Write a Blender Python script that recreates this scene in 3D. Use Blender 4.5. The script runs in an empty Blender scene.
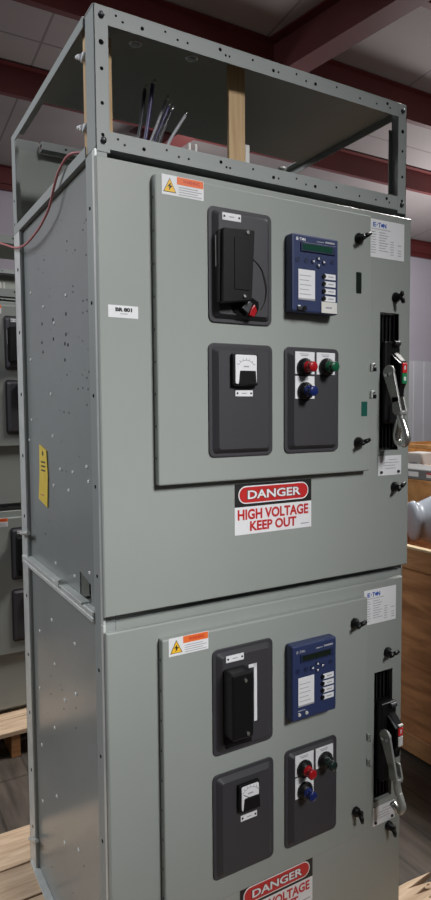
import bpy, bmesh, math, random
from mathutils import Vector, Matrix
random.seed(4)
sc = bpy.context.scene
col = sc.collection
PI = math.pi

# ------------------------------------------------------------------ materials
def new_mat(name):
    m = bpy.data.materials.new(name); m.use_nodes = True
    nt = m.node_tree; b = nt.nodes['Principled BSDF']
    return m, nt, b

def mat(name, c, rough=0.5, metal=0.0, spec=0.5, noise=0.0, nscale=8.0, bump=0.0, bscale=200.0, stretch=None, emit=None):
    m, nt, b = new_mat(name)
    b.inputs['Roughness'].default_value = rough
    b.inputs['Metallic'].default_value = metal
    b.inputs['Specular IOR Level'].default_value = spec
    c = tuple(c)
    b.inputs['Base Color'].default_value = c + (1,)
    if noise or bump:
        tc = nt.nodes.new('ShaderNodeTexCoord'); mp = nt.nodes.new('ShaderNodeMapping')
        nt.links.new(tc.outputs['Object'], mp.inputs['Vector'])
        if stretch: mp.inputs['Scale'].default_value = stretch
    if noise:
        n = nt.nodes.new('ShaderNodeTexNoise'); n.inputs['Scale'].default_value = nscale; n.inputs['Detail'].default_value = 5
        r = nt.nodes.new('ShaderNodeValToRGB')
        r.color_ramp.elements[0].position = .3; r.color_ramp.elements[1].position = .7
        r.color_ramp.elements[0].color = tuple(x*(1-noise) for x in c)+(1,)
        r.color_ramp.elements[1].color = tuple(min(1, x*(1+noise)) for x in c)+(1,)
        nt.links.new(mp.outputs[0], n.inputs['Vector']); nt.links.new(n.outputs['Fac'], r.inputs[0])
        nt.links.new(r.outputs[0], b.inputs['Base Color'])
    if bump:
        n2 = nt.nodes.new('ShaderNodeTexNoise'); n2.inputs['Scale'].default_value = bscale
        bp = nt.nodes.new('ShaderNodeBump'); bp.inputs['Strength'].default_value = bump; bp.inputs['Distance'].default_value = .002
        nt.links.new(mp.outputs[0], n2.inputs['Vector']); nt.links.new(n2.outputs['Fac'], bp.inputs['Height'])
        nt.links.new(bp.outputs[0], b.inputs['Normal'])
    if emit:
        b.inputs['Emission Color'].default_value = tuple(emit[:3])+(1,); b.inputs['Emission Strength'].default_value = emit[3]
    return m

def wood(name, c1, c2, scale=(2, 22, 22), nscale=3.0, rough=.65):
    m, nt, b = new_mat(name)
    tc = nt.nodes.new('ShaderNodeTexCoord'); mp = nt.nodes.new('ShaderNodeMapping'); mp.inputs['Scale'].default_value = scale
    n = nt.nodes.new('ShaderNodeTexNoise'); n.inputs['Scale'].default_value = nscale; n.inputs['Detail'].default_value = 8; n.inputs['Distortion'].default_value = .6
    r = nt.nodes.new('ShaderNodeValToRGB')
    r.color_ramp.elements[0].position = .32; r.color_ramp.elements[1].position = .68
    r.color_ramp.elements[0].color = c1+(1,); r.color_ramp.elements[1].color = c2+(1,)
    nt.links.new(tc.outputs['Object'], mp.inputs['Vector']); nt.links.new(mp.outputs[0], n.inputs['Vector'])
    nt.links.new(n.outputs['Fac'], r.inputs[0]); nt.links.new(r.outputs[0], b.inputs['Base Color'])
    bp = nt.nodes.new('ShaderNodeBump'); bp.inputs['Strength'].default_value = .2; bp.inputs['Distance'].default_value = .004
    nt.links.new(n.outputs['Fac'], bp.inputs['Height']); nt.links.new(bp.outputs[0], b.inputs['Normal'])
    b.inputs['Roughness'].default_value = rough
    return m

M = {}
M['paint'] = mat('grey_paint', (.285, .305, .288), .42, noise=.03, nscale=3, bump=.05, bscale=350)
M['sheet'] = mat('grey_sheet_paint', (.250, .268, .262), .24, noise=.05, nscale=4, bump=.03, bscale=60)
M['dimsheet'] = mat('dull_green_grey_sheet', (.33, .35, .32), .5, noise=.05, nscale=4)
M['post'] = mat('grey_post_paint', (.29, .312, .305), .5, noise=.03, nscale=5)
M['galv'] = mat('worn_pale_metal', (.60, .62, .60), .42, metal=.2, noise=.1, nscale=25)
M['dark'] = mat('charcoal_panel', (.038, .036, .042), .48, bump=.12, bscale=500)
M['black'] = mat('black_plastic', (.006, .006, .007), .40, spec=.3)
M['matblack'] = mat('matt_black', (.007, .007, .008), .7)
M['shade_black'] = mat('painted_dark_interior', (.006, .006, .006), .9, spec=.1)  # flat black stands in for shade inside holes and openings
M['white'] = mat('white_label', (.74, .74, .76), .45)
M['offwhite'] = mat('worn_white_plastic', (.66, .65, .62), .5)
M['ink'] = mat('label_ink', (.33, .33, .36), .6)
M['darkink'] = mat('black_ink', (.012, .012, .012), .5)
M['logo'] = mat('blue_ink', (.03, .10, .42), .5)
M['orange'] = mat('orange_ink', (.80, .16, .035), .45)
M['yellow'] = mat('yellow_ink', (.86, .50, .03), .45)
M['red'] = mat('red_ink', (.50, .022, .022), .4)
M['blue'] = mat('relay_blue', (.024, .037, .105), .4)
M['bluedk'] = mat('relay_bezel', (.014, .022, .065), .4)
M['lcd'] = mat('green_display', (.010, .055, .035), .2)
M['lcddk'] = mat('dark_display', (.008, .014, .010), .2)
M['redcap'] = mat('red_button_cap', (.34, .008, .013), .25)
M['greencap'] = mat('green_button_cap', (.006, .085, .040), .25)
M['dkgreencap'] = mat('dark_green_button_cap', (.010, .022, .018), .25)
M['bluecap'] = mat('blue_button_cap', (.010, .020, .115), .25)
M['indred'] = mat('red_indicator', (.70, .025, .03), .35)
M['indgreen'] = mat('green_indicator', (.02, .26, .10), .35)
M['sticker'] = mat('green_sticker', (.006, .085, .065), .4)
M['chrome'] = mat('bright_metal', (.62, .62, .60), .25, metal=.9)
M['rivet'] = mat('rivet_painted_glint', (.78, .78, .76), .35)  # white colour stands in for the glint on the rivets
M['lever'] = mat('grey_cast_lever', (.36, .37, .35), .38, metal=.35)
M['bolt'] = mat('dull_bolt', (.07, .075, .08), .4, metal=.6)
M['tag'] = mat('yellow_tag', (.82, .60, .09), .5, noise=.08, nscale=30)
M['redwire'] = mat('red_wire', (.52, .17, .18), .45)
M['wirep'] = mat('violet_wire', (.035, .028, .09), .4)
M['wireb'] = mat('black_wire', (.012, .012, .018), .4)
M['wireg'] = mat('grey_wire', (.33, .33, .36), .35)
M['stud'] = wood('stud_wood', (.42, .26, .12), (.60, .42, .23), (20, 20, 1.5))
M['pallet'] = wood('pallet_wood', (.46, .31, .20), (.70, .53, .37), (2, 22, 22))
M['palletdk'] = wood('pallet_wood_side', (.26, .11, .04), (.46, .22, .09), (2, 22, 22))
M['ply'] = wood('crate_plywood', (.26, .105, .040), (.50, .235, .100), (3, 2, 9), 2.5)
M['crateboard'] = wood('crate_board', (.32, .14, .055), (.50, .25, .11), (12, 2, 12), 2.5)
M['crateedge'] = wood('crate_cut_edge', (.50, .36, .20), (.62, .48, .30), (12, 2, 12), 3)
M['osb'] = wood('orange_plywood', (.38, .17, .05), (.60, .32, .11), (6, 4, 6), 2.5)
M['hood'] = mat('grey_plastic', (.30, .33, .38), .38, noise=.04, nscale=10)
M['steel'] = mat('grey_steel', (.15, .155, .155), .6, noise=.06, nscale=8)
M['beam'] = mat('red_oxide_steel', (.090, .0150, .0150), .55, noise=.12, nscale=2)
M['wall'] = mat('wall_liner', (.42, .395, .46), .6, noise=.05, nscale=1.2)
M['wallrib'] = mat('wall_ribs', (.50, .51, .55), .55, noise=.05, nscale=1.2)

def brick_mat(name, c, mortar, sx, sy, ms, rough, noise=.06):
    m, nt, b = new_mat(name)
    tc = nt.nodes.new('ShaderNodeTexCoord'); mp = nt.nodes.new('ShaderNodeMapping')
    nt.links.new(tc.outputs['Object'], mp.inputs['Vector']); mp.inputs['Location'].default_value = (.68, 6.8, 0)
    br = nt.nodes.new('ShaderNodeTexBrick'); br.offset = 0.0
    br.inputs['Scale'].default_value = 1; br.inputs['Brick Width'].default_value = sx; br.inputs['Row Height'].default_value = sy
    br.inputs['Mortar Size'].default_value = ms; br.inputs['Mortar Smooth'].default_value = .2
    br.inputs['Color1'].default_value = c+(1,); br.inputs['Color2'].default_value = tuple(x*.93 for x in c)+(1,)
    br.inputs['Mortar'].default_value = mortar+(1,)
    n = nt.nodes.new('ShaderNodeTexNoise'); n.inputs['Scale'].default_value = 1.5; n.inputs['Detail'].default_value = 6
    mx = nt.nodes.new('ShaderNodeMix'); mx.data_type = 'RGBA'; mx.blend_type = 'MULTIPLY'; mx.inputs[0].default_value = noise*4
    nt.links.new(mp.outputs[0], br.inputs['Vector']); nt.links.new(mp.outputs[0], n.inputs['Vector'])
    nt.links.new(br.outputs['Color'], mx.inputs[6]); nt.links.new(n.outputs['Fac'], mx.inputs[7])
    nt.links.new(mx.outputs[2], b.inputs['Base Color']); b.inputs['Roughness'].default_value = rough
    return m
M['ceiling'] = brick_mat('ceiling_liner', (.30, .270, .272), (.17, .145, .150), 2.0, 12.0, .012, .7)

def floor_mat():
    m, nt, b = new_mat('dark_plank_floor')
    tc = nt.nodes.new('ShaderNodeTexCoord'); mp = nt.nodes.new('ShaderNodeMapping'); mp.inputs['Scale'].default_value = (9, 1.2, 1)
    nt.links.new(tc.outputs['Object'], mp.inputs['Vector'])
    n = nt.nodes.new('ShaderNodeTexNoise'); n.inputs['Scale'].default_value = 3; n.inputs['Detail'].default_value = 9
    r = nt.nodes.new('ShaderNodeValToRGB'); r.color_ramp.elements[0].position = .3; r.color_ramp.elements[1].position = .72
    r.color_ramp.elements[0].color = (.042, .032, .025, 1); r.color_ramp.elements[1].color = (.115, .092, .074, 1)
    br = nt.nodes.new('ShaderNodeTexBrick'); br.inputs['Scale'].default_value = 1
    mp2 = nt.nodes.new('ShaderNodeMapping'); mp2.inputs['Rotation'].default_value = (0, 0, PI/2)
    nt.links.new(tc.outputs['Object'], mp2.inputs['Vector']); nt.links.new(mp2.outputs[0], br.inputs['Vector'])
    br.inputs['Brick Width'].default_value = 3; br.inputs['Row Height'].default_value = .17; br.inputs['Mortar Size'].default_value = .006
    br.inputs['Color1'].default_value = (1, 1, 1, 1); br.inputs['Color2'].default_value = (.88, .88, .88, 1); br.inputs['Mortar'].default_value = (.55, .55, .55, 1)
    mx = nt.nodes.new('ShaderNodeMix'); mx.data_type = 'RGBA'; mx.blend_type = 'MULTIPLY'; mx.inputs[0].default_value = 1
    nt.links.new(mp.outputs[0], n.inputs['Vector']); nt.links.new(n.outputs['Fac'], r.inputs[0])
    nt.links.new(r.outputs[0], mx.inputs[6]); nt.links.new(br.outputs['Color'], mx.inputs[7])
    nt.links.new(mx.outputs[2], b.inputs['Base Color']); b.inputs['Roughness'].default_value = .55
    return m
M['floor'] = floor_mat()

# ------------------------------------------------------------------ mesh builder
TEXT_CACHE = {}
def text_geo(s, bold):
    key = (s, bold)
    if key not in TEXT_CACHE:
        cu = bpy.data.curves.new('lettering', 'FONT'); cu.body = s; cu.size = 1; cu.offset = bold; cu.resolution_u = 3
        o = bpy.data.objects.new('lettering', cu); col.objects.link(o)
        dg = bpy.context.evaluated_depsgraph_get()
        me = o.evaluated_get(dg).to_mesh()
        vs = [v.co.copy() for v in me.vertices]; fs = [list(p.vertices) for p in me.polygons]
        o.evaluated_get(dg).to_mesh_clear()
        bpy.data.objects.remove(o); bpy.data.curves.remove(cu)
        x0 = min(v.x for v in vs); x1 = max(v.x for v in vs); y0 = min(v.y for v in vs); y1 = max(v.y for v in vs)
        TEXT_CACHE[key] = ([((v.x-x0)/(x1-x0), (v.y-y0)/(y1-y0)) for v in vs], fs)
    return TEXT_CACHE[key]

class MB:
    """collects shapes of one part; several materials allowed (printing, screws)."""
    def __init__(s): s.v = []; s.f = []; s.mi = []; s.sm = []; s.mats = []
    def _m(s, m):
        if m not in s.mats: s.mats.append(m)
        return s.mats.index(m)
    def _add(s, bm, m, smooth=False):
        k = s._m(m); n = len(s.v); bm.verts.index_update()
        s.v += [v.co.copy() for v in bm.verts]
        for f in bm.faces: s.f.append([n+v.index for v in f.verts]); s.mi.append(k); s.sm.append(smooth)
        bm.free()
    def raw(s, vs, fs, m, smooth=False):
        k = s._m(m); n = len(s.v); s.v += [Vector(v) for v in vs]
        for f in fs: s.f.append([n+i for i in f]); s.mi.append(k); s.sm.append(smooth)
        return s
    def box(s, x0, x1, y0, y1, z0, z1, m, bev=0.0, seg=1, rot=None):
        bm = bmesh.new(); bmesh.ops.create_cube(bm, size=1)
        for v in bm.verts: v.co = Vector(((x0+x1)/2+v.co.x*(x1-x0), (y0+y1)/2+v.co.y*(y1-y0), (z0+z1)/2+v.co.z*(z1-z0)))
        if bev: bmesh.ops.bevel(bm, geom=bm.edges[:], offset=bev, segments=seg, affect='EDGES', profile=.5)
        if rot:
            c = Vector(((x0+x1)/2, (y0+y1)/2, (z0+z1)/2))
            bmesh.ops.rotate(bm, verts=bm.verts[:], cent=c, matrix=Matrix.Rotation(rot[1], 3, rot[0]))
        s._add(bm, m); return s
    def cyl(s, p0, p1, r0, m, r1=None, seg=16, smooth=True):
        p0 = Vector(p0); p1 = Vector(p1); r1 = r0 if r1 is None else r1
        d = (p1-p0); L = d.length; q = d.to_track_quat('Z', 'Y')
        vs = []; 
        for i in range(seg):
            a = 2*PI*i/seg; vs.append(p0+q @ Vector((r0*math.cos(a), r0*math.sin(a), 0)))
        for i in range(seg):
            a = 2*PI*i/seg; vs.append(p1+q @ Vector((r1*math.cos(a), r1*math.sin(a), 0)))
        s.raw(vs, [[i, (i+1) % seg, seg+(i+1) % seg, seg+i] for i in range(seg)], m, smooth)
        s.raw(vs[:seg], [list(range(seg))[::-1]], m); s.raw(vs[seg:], [list(range(seg))], m)
        return s
    def lathe(s, p, axis, prof, m, seg=20):       # prof: (distance along axis, radius)
        p = Vector(p); q = Vector(axis).to_track_quat('Z', 'Y'); vs = []; fs = []
        for (h, r) in prof:
            for i in range(seg):
                a = 2*PI*i/seg; vs.append(p+q @ Vector((r*math.cos(a), r*math.sin(a), h)))
        for k in range(len(prof)-1):
            for i in range(seg): fs.append([k*seg+i, k*seg+(i+1) % seg, (k+1)*seg+(i+1) % seg, (k+1)*seg+i])
        fs.append(list(range(seg))[::-1]); fs.append([(len(prof)-1)*seg+i for i in range(seg)])
        s.raw(vs, fs, m, True); return s
    def prism(s, pts, plane, a0, a1, m, bev=0):    # pts 2-D; plane 'yz' extrudes along x, 'xz' along y, 'xy' along z
        def P(u, w, t): return {'yz': (t, u, w), 'xz': (u, t, w), 'xy': (u, w, t)}[plane]
        bm = bmesh.new(); n = len(pts)
        A = [bm.verts.new(P(u, w, a0)) for u, w in pts]; B = [bm.verts.new(P(u, w, a1)) for u, w in pts]
        bm.faces.new(A[::-1]); bm.faces.new(B)
        for i in range(n): bm.faces.new([A[i], A[(i+1) % n], B[(i+1) % n], B[i]])
        bmesh.ops.recalc_face_normals(bm, faces=bm.faces[:])
        if bev: bmesh.ops.bevel(bm, geom=bm.edges[:], offset=bev, segments=2, affect='EDGES', profile=.5)
        s._add(bm, m); return s
    def tube(s, pts, r, m, seg=8, closed=False):
        pts = [Vector(p) for p in pts]; n = len(pts); vs = []; fs = []
        up = Vector((0.13, 0.31, 0.94)).normalized()
        for i, p in enumerate(pts):
            t = (pts[min(i+1, n-1)]-pts[max(i-1, 0)]).normalized()
            a = t.cross(up)
            if a.length < .05: a = t.cross(Vector((1, 0, 0)))
            a.normalize(); b = t.cross(a)
            rr = r[i] if isinstance(r, (list, tuple)) else r
            vs += [p+a*rr*math.cos(2*PI*k/seg)+b*rr*math.sin(2*PI*k/seg) for k in range(seg)]
        for i in range(n-1):
            for k in range(seg): fs.append([i*seg+k, i*seg+(k+1) % seg, (i+1)*seg+(k+1) % seg, (i+1)*seg+k])
        fs.append(list(range(seg))[::-1]); fs.append([(n-1)*seg+k for k in range(seg)])
        s.raw(vs, fs, m, True); return s
    def text(s, t, x0, x1, z0, z1, y, m, bold=0.0):
        uv, fs = text_geo(t, bold)
        return s.raw([(x0+u*(x1-x0), y, z0+w*(z1-z0)) for u, w in uv], fs, m)
    def flat(s, x0, x1, z0, z1, y, m, t=.0005):
        return s.box(x0, x1, y-t, y, z0, z1, m)
    def build(s, name, parent=None, xf=None, off=(0, 0, 0)):
        me = bpy.data.meshes.new(name); o = Vector(off)
        me.from_pydata([(xf(v) if xf else v)-o for v in s.v], [], s.f)
        for m in s.mats: me.materials.append(M[m])
        me.polygons.foreach_set('material_index', s.mi); me.polygons.foreach_set('use_smooth', s.sm)
        me.update(); bm = bmesh.new(); bm.from_mesh(me); bmesh.ops.recalc_face_normals(bm, faces=bm.faces[:]); bm.to_mesh(me); bm.free()
        ob = bpy.data.objects.new(name, me); col.objects.link(ob)
        if parent: ob.parent = parent
        return ob

def rrect(x0, x1, z0, z1, r, n=4):
    pts = []
    for cx, cz, a0 in ((x1-r, z1-r, 0), (x0+r, z1-r, PI/2), (x0+r, z0+r, PI), (x1-r, z0+r, 1.5*PI)):
        for i in range(n+1):
            a = a0+PI/2*i/n; pts.append((cx+r*math.cos(a), cz+r*math.sin(a)))
    return pts
def spline(pts, n=8):
    P = [Vector(p) for p in pts]; out = []
    for i in range(len(P)-1):
        a = P[max(i-1, 0)]; b = P[i]; c = P[i+1]; d = P[min(i+2, len(P)-1)]
        for k in range(n):
            t = k/n
            out.append(.5*((2*b)+(c-a)*t+(2*a-5*b+4*c-d)*t*t+(3*b-a-3*c+d)*t**3))
    return out+[P[-1]]
def thing(name, loc, label, cat, group=None):
    o = bpy.data.objects.new(name, None); col.objects.link(o); o.location = loc; o.empty_display_size = .1
    o['label'] = label; o['category'] = cat
    if group: o['group'] = group
    return o
def tag(o, label=None, cat=None, group=None, kind=None):
    if label: o['label'] = label
    if cat: o['category'] = cat
    if group: o['group'] = group
    if kind: o['kind'] = kind
    return o
def copy_tree(o, parent=None):
    c = o.copy(); col.objects.link(c)
    if parent: c.parent = parent
    for ch in list(o.children):
        if not ch.name.startswith('asset_label'): copy_tree(ch, c)      # only the front stack carries that label
    return c

# ------------------------------------------------------------------ switchgear cabinet
W, D, YF = .914, .775, .03
BASE = Vector((.457, .40, 0))
UH = 1.0142
RIV_U = [(.627,1.829),(.284,1.768),(.494,1.77),(.391,1.713),(.44,1.528),(.43,1.414),(.367,1.329),(.259,1.33),(.432,1.279),(.296,1.28),(.139,1.317),(.151,1.351),(.431,1.065),(.262,1.067),(.145,1.101),(.69,1.394),(.654,1.456),(.648,1.635)]
HOL_U = [(.288,1.722),(.404,1.723),(.514,1.725),(.519,1.674),(.404,1.672),(.292,1.672),(.155,1.734),(.127,1.732),(.157,1.707),(.128,1.707),(.227,1.78),(.228,1.766),(.291,1.572),(.123,1.57),(.138,1.557),(.168,1.535),(.132,1.531),(.205,1.534),(.142,1.495),(.511,1.647),(.305,1.61),(.302,1.65),(.277,1.645),(.324,1.479),(.281,1.477),(.478,1.893),(.267,1.895),(.122,1.908),(.145,1.892),(.127,1.832),(.206,1.86),(.533,1.129)]
RIV_L = [(.624,.816),(.466,.769),(.641,.632),(.375,.701),(.482,.576),(.635,.454),(.478,.375),(.64,.271),(.275,.757),(.408,.278),(.279,.337),(.486,.89),(.274,.889)]
HOL_L = [(.402,.719),(.387,.671),(.278,.719),(.281,.665),(.511,.718),(.516,.662),(.553,.113),(.24,.319)]

def warn_label(b, x0, x1, z0, z1, y):
    b.flat(x0, x1, z0, z1, y, 'white')
    yy = y-.0008; w = x1-x0; h = z1-z0; xm = x0+w*.355
    b.flat(xm, x1-.001, z1-h*.40, z1-.001, y-.0004, 'orange')
    b.prism([(x0+w*.03, z0+h*.14), (xm-w*.02, z0+h*.14), (x0+w*.185, z1-h*.14)], 'xz', yy, y-.0003, 'darkink')
    b.prism([(x0+w*.05, z0+h*.17), (xm-w*.04, z0+h*.17), (x0+w*.185, z1-h*.20)], 'xz', yy-.0005, yy, 'yellow')
    cx = x0+w*.185; cz = z0+h*.40
    b.prism([(cx+.002, cz+h*.22), (cx-.006, cz+h*.02), (cx-.001, cz+h*.02), (cx-.003, cz-h*.18), (cx+.006, cz+h*.07), (cx+.001, cz+h*.07)], 'xz', yy-.001, yy-.0004, 'darkink')
    b.text('WARNING', xm+w*.14, x1-w*.10, z1-h*.30, z1-h*.11, yy-.0002, 'red', .02)
    for k in range(4):
        b.flat(xm+w*.04, x1-w*(.05+.09*(k % 2)), z0+h*(.09+.12*k), z0+h*(.125+.12*k), y-.0004, 'ink')

def logo(b, x0, z0, h, y, m):
    b.text('E', x0, x0+h*.8, z0, z0+h, y, m, .04)
    b.cyl((x0+h*1.15, y+.0004, z0+h*.5), (x0+h*1.15, y-.0003, z0+h*.5), h*.13, m, seg=10)
    b.text('T', x0+h*1.45, x0+h*2.25, z0, z0+h, y, m, .03)
    b.cyl((x0+h*2.65, y+.0004, z0+h*.5), (x0+h*2.65, y-.0003, z0+h*.5), h*.34, m, seg=14)
    b.text('N', x0+h*2.95, x0+h*3.85, z0, z0+h, y, m, .04)

def bevel_panel(b, x0, x1, z0, z1, y0, m='dark'):
    b.prism(rrect(x0, x1, z0, z1, .014), 'xz', y0-.004, y0, m, .0015)
    # raised tray with sloped shoulders
    o = rrect(x0+.008, x1-.008, z0+.008, z1-.008, .010); i = rrect(x0+.020, x1-.020, z0+.018, z1-.018, .006); n = len(o)
    vs = [(x, y0-.0035, z) for x, z in o]+[(x, y0-.016, z) for x, z in i]
    b.raw(vs, [[k, (k+1) % n, n+(k+1) % n, n+k] for k in range(n)]+[list(range(n, 2*n))], m)

def nameplate(b, x0, x1, z0, z1, y):
    b.flat(x0, x1, z0, z1, y, 'white', .001); zc = (z0+z1)/2
    for x in (x0+.005, x1-.005): b.cyl((x, y-.0005, zc), (x, y-.002, zc), .0025, 'darkink', seg=8)
    b.flat((x0*.64+x1*.36), (x0*.36+x1*.64), zc-.001, zc+.001, y-.0012, 'ink')

def cabinet(zb, upper, label):
    root = thing('switchgear_cabinet', (BASE.x, BASE.y, zb), label, 'electrical cabinet')
    off = Vector((BASE.x, BASE.y, zb))
    H = UH if not upper else 1.012
    ang = .0 if upper else .008
    out = [0.0]
    def dx(v):                                     # the door hangs a touch off square on its left hinges
        return Vector((v.x+(.0 if upper else (.003 if v.x < .74 else -.004 if v.x < .885 else 0))+v.y*math.sin(-ang), v.y+out[0]+(v.x)*math.sin(ang), v.z))
    Z = lambda z: z+(0 if upper else -UH)          # upper-cabinet heights shared by both doors
    def part(b, name, parent=root, door=True, label=None):
        o = b.build(name, parent, dx if door else None, off)
        if label: o['label'] = label
        return o
    z0, z1 = zb, zb+H
    # shell: right side, back, top, bottom and front flanges
    b = MB()
    b.box(W-.003, W, YF, D, z0, z1, 'paint'); b.box(.03, W-.003, D-.003, D, z0, z1, 'sheet')
    b.box(.016, W-.003, YF+.002, D-.003, z0, z0+.003, 'sheet'); (b.box(.016, W-.003, YF+.04, .24, z1-.003, z1, 'shade_black') if upper else b.box(.016, W-.003, YF+.002, D-.003, z1-.003, z1, 'sheet'))  # upper top strip coloured black to keep the frame interior looking shaded
    b.box(.03, W-.03, YF+(.03 if upper else 0), YF+.04, z0+.003, z0+.026, 'paint'); b.box(.03, W-.03, YF+.035, YF+.04, z1-.05, z1-.003, 'sheet') if upper else b.box(.03, W, YF, YF+.04, z1-.022, z1, 'paint')
    b.box(W-.03, W, YF, YF+.05, z0+.022, z1-.022, 'paint')
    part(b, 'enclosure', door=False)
    # left side: sheet set back between two post flanges
    b = MB(); X = .012
    hy0, hy1, hz0, hz1 = .136, .222, 1.030, 1.077
    if upper:
        b.box(X, X+.003, YF+.02, hy0, z0+.003, z1-.003, 'sheet'); b.box(X, X+.003, hy1, D-.02, z0+.003, z1-.003, 'sheet')
        b.box(X, X+.003, hy0, hy1, z0+.003, hz0, 'sheet'); b.box(X, X+.003, hy0, hy1, hz1+.012, z1-.003, 'sheet')
        b.prism([(hy0, hz1-.004), (hy1, hz1+.012), (hy0, hz1+.012)], 'yz', X, X+.003, 'sheet')
        b.box(X+.03, X+.034, hy0-.03, hy1+.02, hz0-.01, hz1+.03, 'shade_black')  # black backing plate painted in place of the shaded inside
        b.box(X+.014, X+.022, hy0+.002, hy0+.046, hz0, hz1-.014, 'post')
    else:
        b.box(X, X+.003, YF+.02, D-.02, z0+.003, z1-.003, 'sheet')
    for (y, z) in (RIV_U if upper else RIV_L):
        b.box(X-.002, X+.001, y-.0065, y+.0065, z-.0038, z+.0038, 'rivet', .0012)
    for (y, z) in (HOL_U if upper else HOL_L):
        r = .0048 if z > 1.6 and y > .25 and z < 1.74 else .0026
        b.cyl((X-.0004, y, z), (X+.004, y, z), r, 'shade_black', seg=8)  # holes are black discs, their shade painted rather than cut
    for k in range(46):
        y = random.uniform(.11, .6); z = random.uniform(z0+.1, z1-.06)
        if upper or k < 16: b.cyl((X-.0003, y, z), (X+.002, y, z), random.uniform(.001, .0022), 'matblack', seg=6)
    part(b, 'side_panel', door=False)
    b = MB()
    b.box(0, .004, YF+.004, YF+.052, z0, z1, 'post'); b.box(.004, .022, YF+.046, YF+.052, z0, z1, 'post')
    b.box(0, .030, YF, YF+.005, z0, z1, 'post', .0012); b.box(-.003, .003, .019, YF+.004, z0, z1, 'galv', .0012)
    for k in range(5): b.cyl((-.001, YF+.03, z0+.1+k*.2), (.003, YF+.03, z0+.1+k*.2), .004, 'shade_black', seg=8)
    part(b, 'corner_post', door=False)
    b = MB()
    b.box(0, .004, D-.070, D, z0, z1, 'galv', .001); b.box(.004, .022, D-.074, D-.068, z0, z1, 'post'); b.box(0, .030, D-.004, D, z0, z1, 'post')
    for k in range(5): b.cyl((-.001, D-.045, z0+.14+k*.19), (.003, D-.045, z0+.14+k*.19), .0055, 'shade_black', seg=8)
    part(b, 'corner_post', door=False)
    # bottom flange along the left side
    b = MB()
    b.box(-.006, .012, YF+.05, D-.02, z0, z0+.014, 'galv', .002); b.box(-.010, .012, YF+.12, D-.08, z0+.014, z0+.018, 'galv', .001)
    b.box(-.012, 0, .33, .36, z0+.012, z0+.030, 'galv', .001)
    part(b, 'side_rail', door=False)
    if not upper:
        b = MB(); b.box(-.006, .0115, YF+.05, D-.02, z1-.012, z1, 'galv', .002); part(b, 'side_rail', door=False)
    b = MB(); zz = z0+.085
    b.cyl((-.008, .742, z0+(.084 if upper else .094)), (-.008, .650, z0+(.100 if upper else .143)), .006, 'galv', seg=10)
    part(b, 'post_clip', door=False, label='bright metal clip')
    # ---- door
    dzb = 1.0365 if upper else Z(1.0365); dzt = 2.005 if upper else 1.001
    xl, xr = -.006, (.904 if upper else .893)
    sx0, sx1, sz0, sz1 = .789, .860, Z(1.366), Z(1.742)
    if not upper: sz0 += .010; sz1 += .012
    b = MB(); y1 = .013; c = .0025
    O0 = [(xl, dzb), (xr, dzb), (xr, dzt), (xl, dzt)]; O1 = [(xl+c, dzb+c), (xr-c, dzb+c), (xr-c, dzt-c), (xl+c, dzt-c)]; I1 = [(sx0, sz0), (sx1, sz0), (sx1, sz1), (sx0, sz1)]
    rings = [[(x, y1, z) for x, z in I1], [(x, y1, z) for x, z in O0], [(x, c, z) for x, z in O0], [(x, 0, z) for x, z in O1], [(x, 0, z) for x, z in I1]]
    b.raw([v for r in rings for v in r], [[4*k+q, 4*k+(q+1) % 4, 4*((k+1) % 5)+(q+1) % 4, 4*((k+1) % 5)+q] for k in range(5) for q in range(4)], 'paint')
    b.box(xl+.02, xr-.02, y1, YF-.004, dzb+.02, dzb+.035, 'sheet'); b.box(xl+.02, xr-.02, y1, YF-.004, dzt-.035, dzt-.02, 'sheet')
    part(b, 'door')
    b = MB()
    b.box(sx0-.004, sx1+.004, .026, .029, sz0, sz1, 'matblack')
    b.box(sx0-.003, sx0, .002, .027, sz0, sz1, 'matblack'); b.box(sx1, sx1+.003, .002, .027, sz0, sz1, 'matblack')
    for k in range(5):
        x = sx0+.008+k*.0135; b.box(x, x+.004, .010, .027, sz0+.006, sz1-.004, 'black', .001)
    for x in (sx0+.017, sx0+.031, sx0+.045): b.box(x, x+.0015, .009, .010, sz1-.10, sz1-.012, 'bolt')
    part(b, 'handle_slot')
    # ---- raised inner door
    ix0, ix1, iz0, iz1 = .116, .735, Z(1.316), Z(1.984)
    b = MB(); b.box(ix0, ix1, -.021, 0, iz0, iz1, 'paint', .0035, 2)
    for k in range(9): b.cyl((ix0-.0008, -.010, iz0+.06+k*.07), (ix0+.002, -.010, iz0+.06+k*.07), .003, 'bolt', seg=8)
    part(b, 'instrument_door')
    YI = -.021
    b = MB(); warn_label(b, .132, .234, Z(1.943), Z(1.985), YI); part(b, 'warning_label')
    # ---- disconnect switch panel
    b = MB(); bevel_panel(b, .243, .4145, Z(1.679), Z(1.936), YI)
    YP = YI-.016
    if upper:
        o = [(.292, 1.716), (.300, 1.702), (.318, 1.694), (.342, 1.693), (.360, 1.700), (.369, 1.714), (.368, 1.730), (.352, 1.738), (.300, 1.738)]
        b.prism([(x, Z(z)) for x, z in o], 'xz', YP-.0012, YP, 'shade_black')  # black patch painted for the shaded cutout
        b.tube(spline([(.352, YP, Z(1.828)), (.376, YP-.002, Z(1.806)), (.389, YP-.003, Z(1.765)), (.386, YP-.002, Z(1.735)), (.374, YP, Z(1.712))]), .0010, 'black', 6)
    pn = part(b, 'switch_panel', label='dark panel with the black switch block')
    b = MB(); nameplate(b, .272, .321, Z(1.905), Z(1.921), YP); part(b, 'nameplate', pn)
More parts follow.
